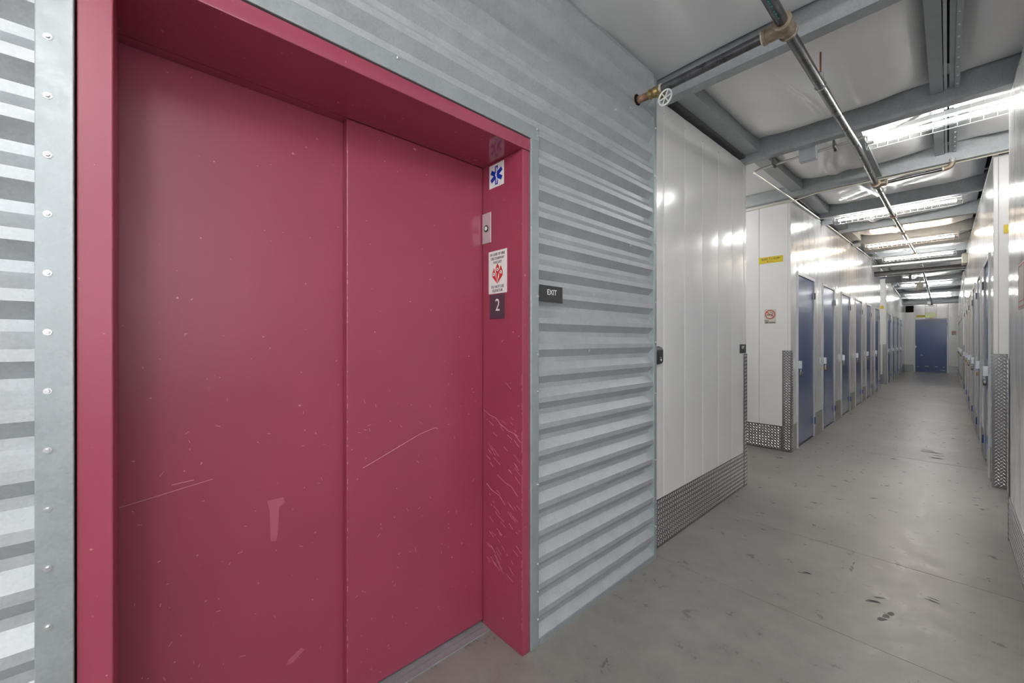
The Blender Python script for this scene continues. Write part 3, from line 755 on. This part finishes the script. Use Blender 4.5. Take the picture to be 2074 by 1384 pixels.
yellow(fe, -.906, -.64, 2.285, 2.378, 'long yellow sign above the far end door', False)
yellow(fe, -.525, -.427, 2.235, 2.285, 'small yellow label directly over the far end door frame', False)
def nosmoke(fr, u0, u1, v0, v1, label, det=True):
    S = board('no_smoking_sign', fr, u0, u1, v0, v1, .0015, M['sign_cream'], label, 'sign', 'no smoking signs', w0=.002)
    wd = u1 - u0; uc, vc = (u0 + u1) / 2, v1 - wd * .52; n = fr.w
    MB().ring(fr.p(uc, vc, .004), n, wd * .40, wd * .035, 26, 4).build('red_ring', M['sign_red'], S, smooth=60)
    s = MB(); a = R(-40); k = wd * .4
    scr(fr, [(uc - k * math.cos(a), vc - k * math.sin(a)), (uc + k * math.cos(a), vc + k * math.sin(a))], wd * .035, .0052, s); s.build('slash', M['sign_red'], S)
    q = MB(); q.flat(fr, [(uc - wd * .3, vc - wd * .07), (uc + wd * .24, vc - wd * .07), (uc + wd * .24, vc + wd * .0), (uc - wd * .3, vc + wd * .0)], .0036, .0042)
    scr(fr, [(uc + wd * .05, vc + wd * .25), (uc + wd * .12, vc + wd * .14), (uc + wd * .22, vc + wd * .16), (uc + wd * .27, vc + wd * .06)], wd * .02, .0042, q)
    q.build('cigarette', M['sign_black'], S)
    text('NO', 'lettering', fr, u0 + wd * .22, v0 + wd * .27, wd * .21, M['sign_black'], S, .0042, bold=.0006)
    text('SMOKING', 'lettering', fr, uc, v0 + wd * .10, wd * .21, M['sign_black'], S, .0042, bold=.0006, xs=.93)
nosmoke(f56, -1.523, -1.398, 1.524, 1.70, 'no smoking sign below the yellow sign in the left passage')
nosmoke(fe, .093, .226, 1.54, 1.715, 'small no smoking sign right of the far end door')
# red bordered sign on near right wall
S = board('notice_sign', frR, -3.66, -3.40, 1.495, 1.745, .0015, M['sign_cream'], 'cream notice with a red border on the near right wall', 'sign', w0=.003)
bm_ = MB()
for a, b, c_, d_ in ((-3.652, -3.408, 1.503, 1.509), (-3.652, -3.408, 1.731, 1.737), (-3.652, -3.646, 1.509, 1.731), (-3.414, -3.408, 1.509, 1.731), (-3.64, -3.42, 1.535, 1.539)): bm_.fbox(frR, a, b, c_, d_, .0046, .0052)
bm_.build('border', M['sign_red'], S)

# ------------------------------------------------------------ sprinkler pipework
px = lambda y: -.49 + (.004 * max(0, y - 6))
SP = empty('sprinkler_pipe', (-.49, 2.1, 2.70), 'black steel sprinkler pipe running along under the roof', 'pipe')
main = [(-.49, -2.8, 2.50), (-.49, 2.1, 2.715), (-.49, 4.2, 2.865), (-.49, 5.45, 2.898), (-.487, 7.2, 2.955), (-.475, 11.5, 3.16), (-.44, 14.0, 3.20), (-.435, 17, 3.03), (-.435, 20, 2.93), (-.44, 23.3, 2.80)]
MB().tube(main, .0235, 14).build('main_run', M['pipe'], SP, smooth=50)
def fit(m, p, d, r, l, n=14):
    p = Vector(p); d = Vector(d).normalized()
    m.tube([p - d * l / 2, p - d * (l / 2 - .012), p - d * (l / 2 - .0125), p + d * (l / 2 - .0125), p + d * (l / 2 - .012), p + d * l / 2], [r * 1.12, r * 1.12, r, r, r * 1.12, r * 1.12], n)
md = (0, 1, .06)
T1 = MB(); fit(T1, (-.49, 2.1, 2.715), md, .034, .11); fit(T1, (-.535, 2.1, 2.712), (1, 0, 0), .032, .08)
T1.build('tee_fitting', M['iron'], SP, smooth=40)
MB().tube([(-.582, 2.1, 2.712), (-.574, 2.1, 2.712)], .031, 14).build('sealant_ring', M['sealant'], SP)
MB().tube([(-.574, 2.1, 2.712), (-1.07, 2.085, 2.695)], .0225, 14).build('branch_run', M['pipe'], SP, smooth=50)
MB().tube([(-1.118, 2.083, 2.693), (-1.25, 2.075, 2.69)], .020, 12).build('wall_stub', M['copper'], SP, smooth=50, label='rusty pipe stub entering the wall')
V = MB(); vc = Vector((-1.095, 2.084, 2.694))
V.tube([vc + Vector((-.032, 0, 0)), vc + Vector((-.022, 0, 0)), vc + Vector((-.018, 0, 0)), vc, vc + Vector((.018, 0, 0)), vc + Vector((.022, 0, 0)), vc + Vector((.032, 0, 0))], [.028, .028, .023, .030, .023, .028, .028], 10)
dn = Vector((.75, -.1, -.75)).normalized()
V.tube([vc, vc + dn * .05], .017, 10); V.tube([vc + dn * .05, vc + dn * .058], .022, 8); V.tube([vc + dn * .058, vc + dn * .085], .008, 8)
vo = V.build('gate_valve', M['brass'], SP, smooth=35)
H = MB(); hc = vc + dn * .085; H.ring(hc, dn, .040, .005, 20, 6)
tt = dn.cross(Vector((1, 0, 0))).normalized(); bb_ = dn.cross(tt)
for k in range(6):
    a = R(60 * k); d_ = tt * math.cos(a) + bb_ * math.sin(a); H.tube([hc, hc + d_ * .04], .0035, 6)
H.ball(hc, .008, 8, 5); H.build('handwheel', M['sign_white'], vo, smooth=50, label='white handwheel')
MB().tube([vc + Vector((.03, 0, 0)), vc + Vector((.04, 0, 0))], .028, 12).build('sealant_ring', M['sealant'], SP)
# second tee, branch to the upright sprinkler elbow
T2 = MB(); fit(T2, (-.49, 5.45, 2.898), md, .034, .11); fit(T2, (-.45, 5.45, 2.898), (1, 0, 0), .030, .07); T2.build('tee_fitting', M['iron'], SP, smooth=40)
MB().tube([(-.412, 5.45, 2.898), (-.404, 5.45, 2.898)], .027, 12).build('sealant_ring', M['sealant'], SP)
MB().tube([(-.404, 5.45, 2.898), (-.03, 5.45, 2.908)], .016, 12).build('branch_run', M['pipe'], SP, smooth=50)
MB().tube([(-.035, 5.45, 2.908), (-.026, 5.45, 2.908)], .021, 12).build('sealant_ring', M['sealant'], SP)
EL = MB(); EL.tube([(-.026, 5.45, 2.908), (-.005, 5.45, 2.909), (.015, 5.45, 2.918), (.026, 5.45, 2.938), (.028, 5.45, 2.955)], .021, 12); EL.build('elbow_fitting', M['iron'], SP, smooth=50)
MB().tube([(.028, 5.45, 2.955), (.028, 5.45, 2.99)], .017, 10).tube([(.028, 5.45, 2.975), (.028, 5.45, 2.985)], .022, 8).build('sprinkler_head', M['nickel'], SP, smooth=40)
def along(y):
    for a, b in zip(main[:-1], main[1:]):
        if a[1] <= y <= b[1]:
            t = (y - a[1]) / (b[1] - a[1]); return Vector(a).lerp(Vector(b), t)
for y in (7.25, 8.9, 11.9):
    q = MB(); fit(q, along(y), md, .029, .075); q.build('coupling', M['iron'], SP, smooth=40)
for k, y in enumerate((2.83, 5.75, 8.7, 11.6, 18.2, 21.0)):
    p = along(y); col = M['rust'] if k == 0 else M['steel_dark']
    hg = MB(); hg.tube([p + Vector((0, 0, .075)), Vector((p.x, p.y, zt(y) + (.09 if k == 0 else .08)))], .0045, 8)
    ho = hg.build('hanger_rod', col, SP, label='red oxide hanger rod' if k == 0 else None)
    if k == 0: MB().box((p.x - .022, p.y - .012, zt(y) + .085), (p.x + .022, p.y + .012, zt(y) + .090)).build('rod_flange', M['rust'], ho)
    hr = MB(); hr.ring(p, (0, 1, 0), .0265, .0025, 20, 6)
    hr.tube([p + Vector((-.016, 0, .02)), p + Vector((-.012, 0, .075)), p + Vector((.012, 0, .075)), p + Vector((.016, 0, .02))], .003, 6)
    hr.build('hanger_ring', M['zinc'], ho, smooth=50)
mk = MB()
for k in range(20):
    y = 1.60 + k * .02; p = along(y) + Vector((.004, 0, -.0238)); mk.box(p + Vector((-.004, 0, -.0003)), p + Vector((random.uniform(-.001, .004), random.uniform(.004, .012), .0003)))
mk.build('marker_writing', M['markg'], SP, kind='stuff')
MB().tube([(-.44, 23.28, 2.80), (-.44, 23.3, 2.76)], .03, 10).build('end_cap', M['pipe'], SP)
tag(MB().box((-.57, 23.4, 2.79), (-.46, 23.5, 2.895)).build('junction_box', M['sign_white'], None, bevel=.004), 'small white box hanging at the far end of the sprinkler pipe', 'junction box')

# ------------------------------------------------------------ conduit, cables, junction boxes
CD = empty('conduit', (LX, 4.1, 2.9), 'thin steel conduit bending along the top of the left wall', 'conduit')
pts = [(-.43, 4.11, 2.897), (-1.12, 4.11, 2.873), (-1.165, 4.115, 2.872), (-1.20, 4.14, 2.872), (-1.215, 4.18, 2.874), (-1.222, 5.6, 2.962), (-1.222, 7.0, 3.03)]
MB().tube(pts, .0095, 10).build('run', M['emt'], CD, smooth=60)
pts = [(-1.225, y, zt(y) - .008) for y in (7.25, 10, 12.5, 13.4)] + [(-1.225, 13.6, 3.28), (-1.225, 18, zt(18) - .008), (-1.225, 23.4, zt(23.4) - .008)]
MB().tube(pts, .0095, 10).build('run', M['emt'], CD, smooth=60)
for x in (-1.035, -.615):
    MB().box((x - .008, 4.04, 2.86), (x + .008, 4.112, 2.915)).box((x - .009, 4.098, 2.85), (x + .009, 4.123, 2.872)).build('strap', M['steel_dark'], CD)
for y in (6.3, 8.4, 9.6, 11.2):
    MB().box((-1.24, y - .01, zt(y) - .022), (-1.210, y + .01, zt(y) + .004)).build('strap', M['zinc'], CD)
tag(MB().box((-.845, 4.04, 2.812), (-.73, 4.10, 2.925)).build('junction_box', M['zinc'], None, bevel=.002), 'square zinc junction box on the purlin near the first light', 'junction box')
CB = empty('cable', (-1.3, 5.58, 2.96), 'cream cable looping from the passage wall along the purlin', 'cable')
MB().tube([(-2.4, 5.588, 2.93), (-1.75, 5.588, 2.945), (-1.35, 5.588, 2.955), (-1.25, 5.56, 2.945), (-1.17, 5.52, 2.935), (-1.05, 5.52, 2.955), (-.95, 5.53, 2.968), (-.5, 5.54, 2.965), (.26, 5.55, 2.968), (.9, 5.56, 2.97)], .006, 8).build('sheath', M['cable'], CB, smooth=60)
for i, y in enumerate((7.28, 10.0, 12.45, 17.9, 21.6)):
    tag(MB().box((-1.235, y - .045, zt(y) - .05), (-1.125, y + .045, zt(y) + .005)).build('junction_box', M['zinc'] if i != 1 else M['nickel'], None, bevel=.003),
        'metal junction box on the left wall top feeding the %s corridor light' % ordn[i + 1], 'junction box', 'junction boxes along the left wall top')
tag(MB().tube([(-1.24, 12.9, 3.10), (.2, 12.9, 3.085)], .022, 12).build('white_pipe', M['sign_white'], None, smooth=60), 'white pipe crossing the corridor before the dark girder', 'pipe')
tag(MB().box((.195, 12.45, 2.92), (.272, 12.85, 3.12)).build('junction_box', M['beige_box'], None, bevel=.006), 'cream box on the right wall beside the dark girder', 'junction box')
HS = empty('ceiling_horn', (-.52, 16.6, 2.84), 'beige cylindrical device hanging beside the sprinkler pipe past the girder', 'alarm')
MB().tube([(-.55, 16.6, 2.80), (-.55, 16.6, 2.90), (-.55, 16.6, 2.95)], [.06, .075, .075], 16).build('body', M['beige_box'], HS, smooth=40)
MB().tube([(-.55, 16.6, 2.95), (-.55, 16.6, 3.0)], [.11, .11], 16).tube([(-.55, 16.6, 3.0), (-.55, 16.6, 3.17)], .012, 8).build('mount', M['beige_box'], HS, smooth=40)
MB().tube([(-.55, 16.6, 2.77), (-.55, 16.6, 2.80)], .04, 12).build('lens', M['iron'], HS)
GS = empty('hanging_exit_sign', (-.48, 23.2, 2.3), 'pale green rectangular sign hanging above the far end door', 'sign')
f23 = frY(23.2)
MB().fbox(f23, -.62, -.325, 2.235, 2.44, -.008, .008).build('board', M['sign_green'], GS, bevel=.003)
MB().tube([(-.58, 23.2, 2.44), (-.58, 23.2, 3.0)], .004, 6).tube([(-.37, 23.2, 2.44), (-.37, 23.2, 3.0)], .004, 6).build('hanging_rods', M['zinc'], GS)

# ------------------------------------------------------------ caged fluorescent lights
def strip_light(x0, x1, y, z, label, warm=False, cage=True, mat=None):
    S = empty('strip_light', ((x0 + x1) / 2, y, z), label, 'light', 'caged fluorescent lights along the corridor')
    MB().box((x0, y - .02, z + .04), (x1, y + .02, z + .075)).box((x0, y - .035, z - .012), (x0 + .012, y + .035, z + .07)).box((x1 - .012, y - .035, z - .012), (x1, y + .035, z + .07)).build('housing', M['housing'], S, bevel=.002)
    MB().tube([(x0 + .05, y, z), (x1 - .05, y, z)], .015, 14).build('tube', mat or (M['tube_warm'] if warm else M['tube']), S, smooth=50)
    MB().tube([(x0 + .012, y, z), (x0 + .05, y, z)], .015, 10).build('tube_cap', M['nickel'], S, smooth=50)
    MB().tube([(x1 - .05, y, z), (x1 - .012, y, z)], .015, 10).build('tube_cap', M['nickel'], S, smooth=50)
    if cage:
        g = MB(); n = max(8, int((x1 - x0) / .062)); r = .0013; hw = .055
        prof = [(-hw, .06), (-hw, .0), (-hw * .75, -.045), (hw * .75, -.045), (hw, .0), (hw, .06)]
        for i in range(n + 1):
            x = x0 + (x1 - x0) * i / n; g.tube([(x, y + a, z + b) for a, b in prof], r, 4, False)
        for a, b in prof: g.tube([(x0, y + a, z + b), (x1, y + a, z + b)], r, 4, False)
        g.build('wire_guard', M['wire'], S)
    return S
strip_light(-.455, .80, 4.37, 2.94, 'nearest caged fluorescent light, crossing into the right passage')
strip_light(-1.10, .12, 7.25, 3.02, 'caged white fluorescent light above the first left doors')
strip_light(-1.06, .12, 9.98, 3.07, 'warm cream coloured caged fluorescent light', True)
strip_light(-1.02, .12, 12.42, 3.15, 'caged fluorescent light just before the dark girder')
strip_light(-1.05, .12, 17.9, 3.07, 'caged fluorescent light just past the dark girder', cage=True)
strip_light(-1.08, .12, 21.6, 2.95, 'farthest caged fluorescent light, near the end wall', cage=True)
# lobby lights (outside the frame)
M['tube_lobby'] = emit('lobby_tube', (1, .985, .95), LOBBY)
strip_light(-.1, 1.1, -.40, 2.67, 'fluorescent light in the lift lobby', mat=M['tube_lobby'])
strip_light(.2, 1.4, -1.5, 2.60, 'fluorescent light at the back of the lift lobby', mat=M['tube_lobby'])
strip_light(-3.2, -2.0, 4.9, 2.86, 'fluorescent light inside the first left passage', cage=False)
strip_light(1.8, 3.0, 4.9, 2.86, 'fluorescent light inside the first right passage', cage=False)
strip_light(-2.8, -1.6, 15.5, 3.08, 'fluorescent light inside the second left passage', cage=False)
strip_light(.8, 2.0, 15.5, 3.08, 'fluorescent light inside the second right passage', cage=False)
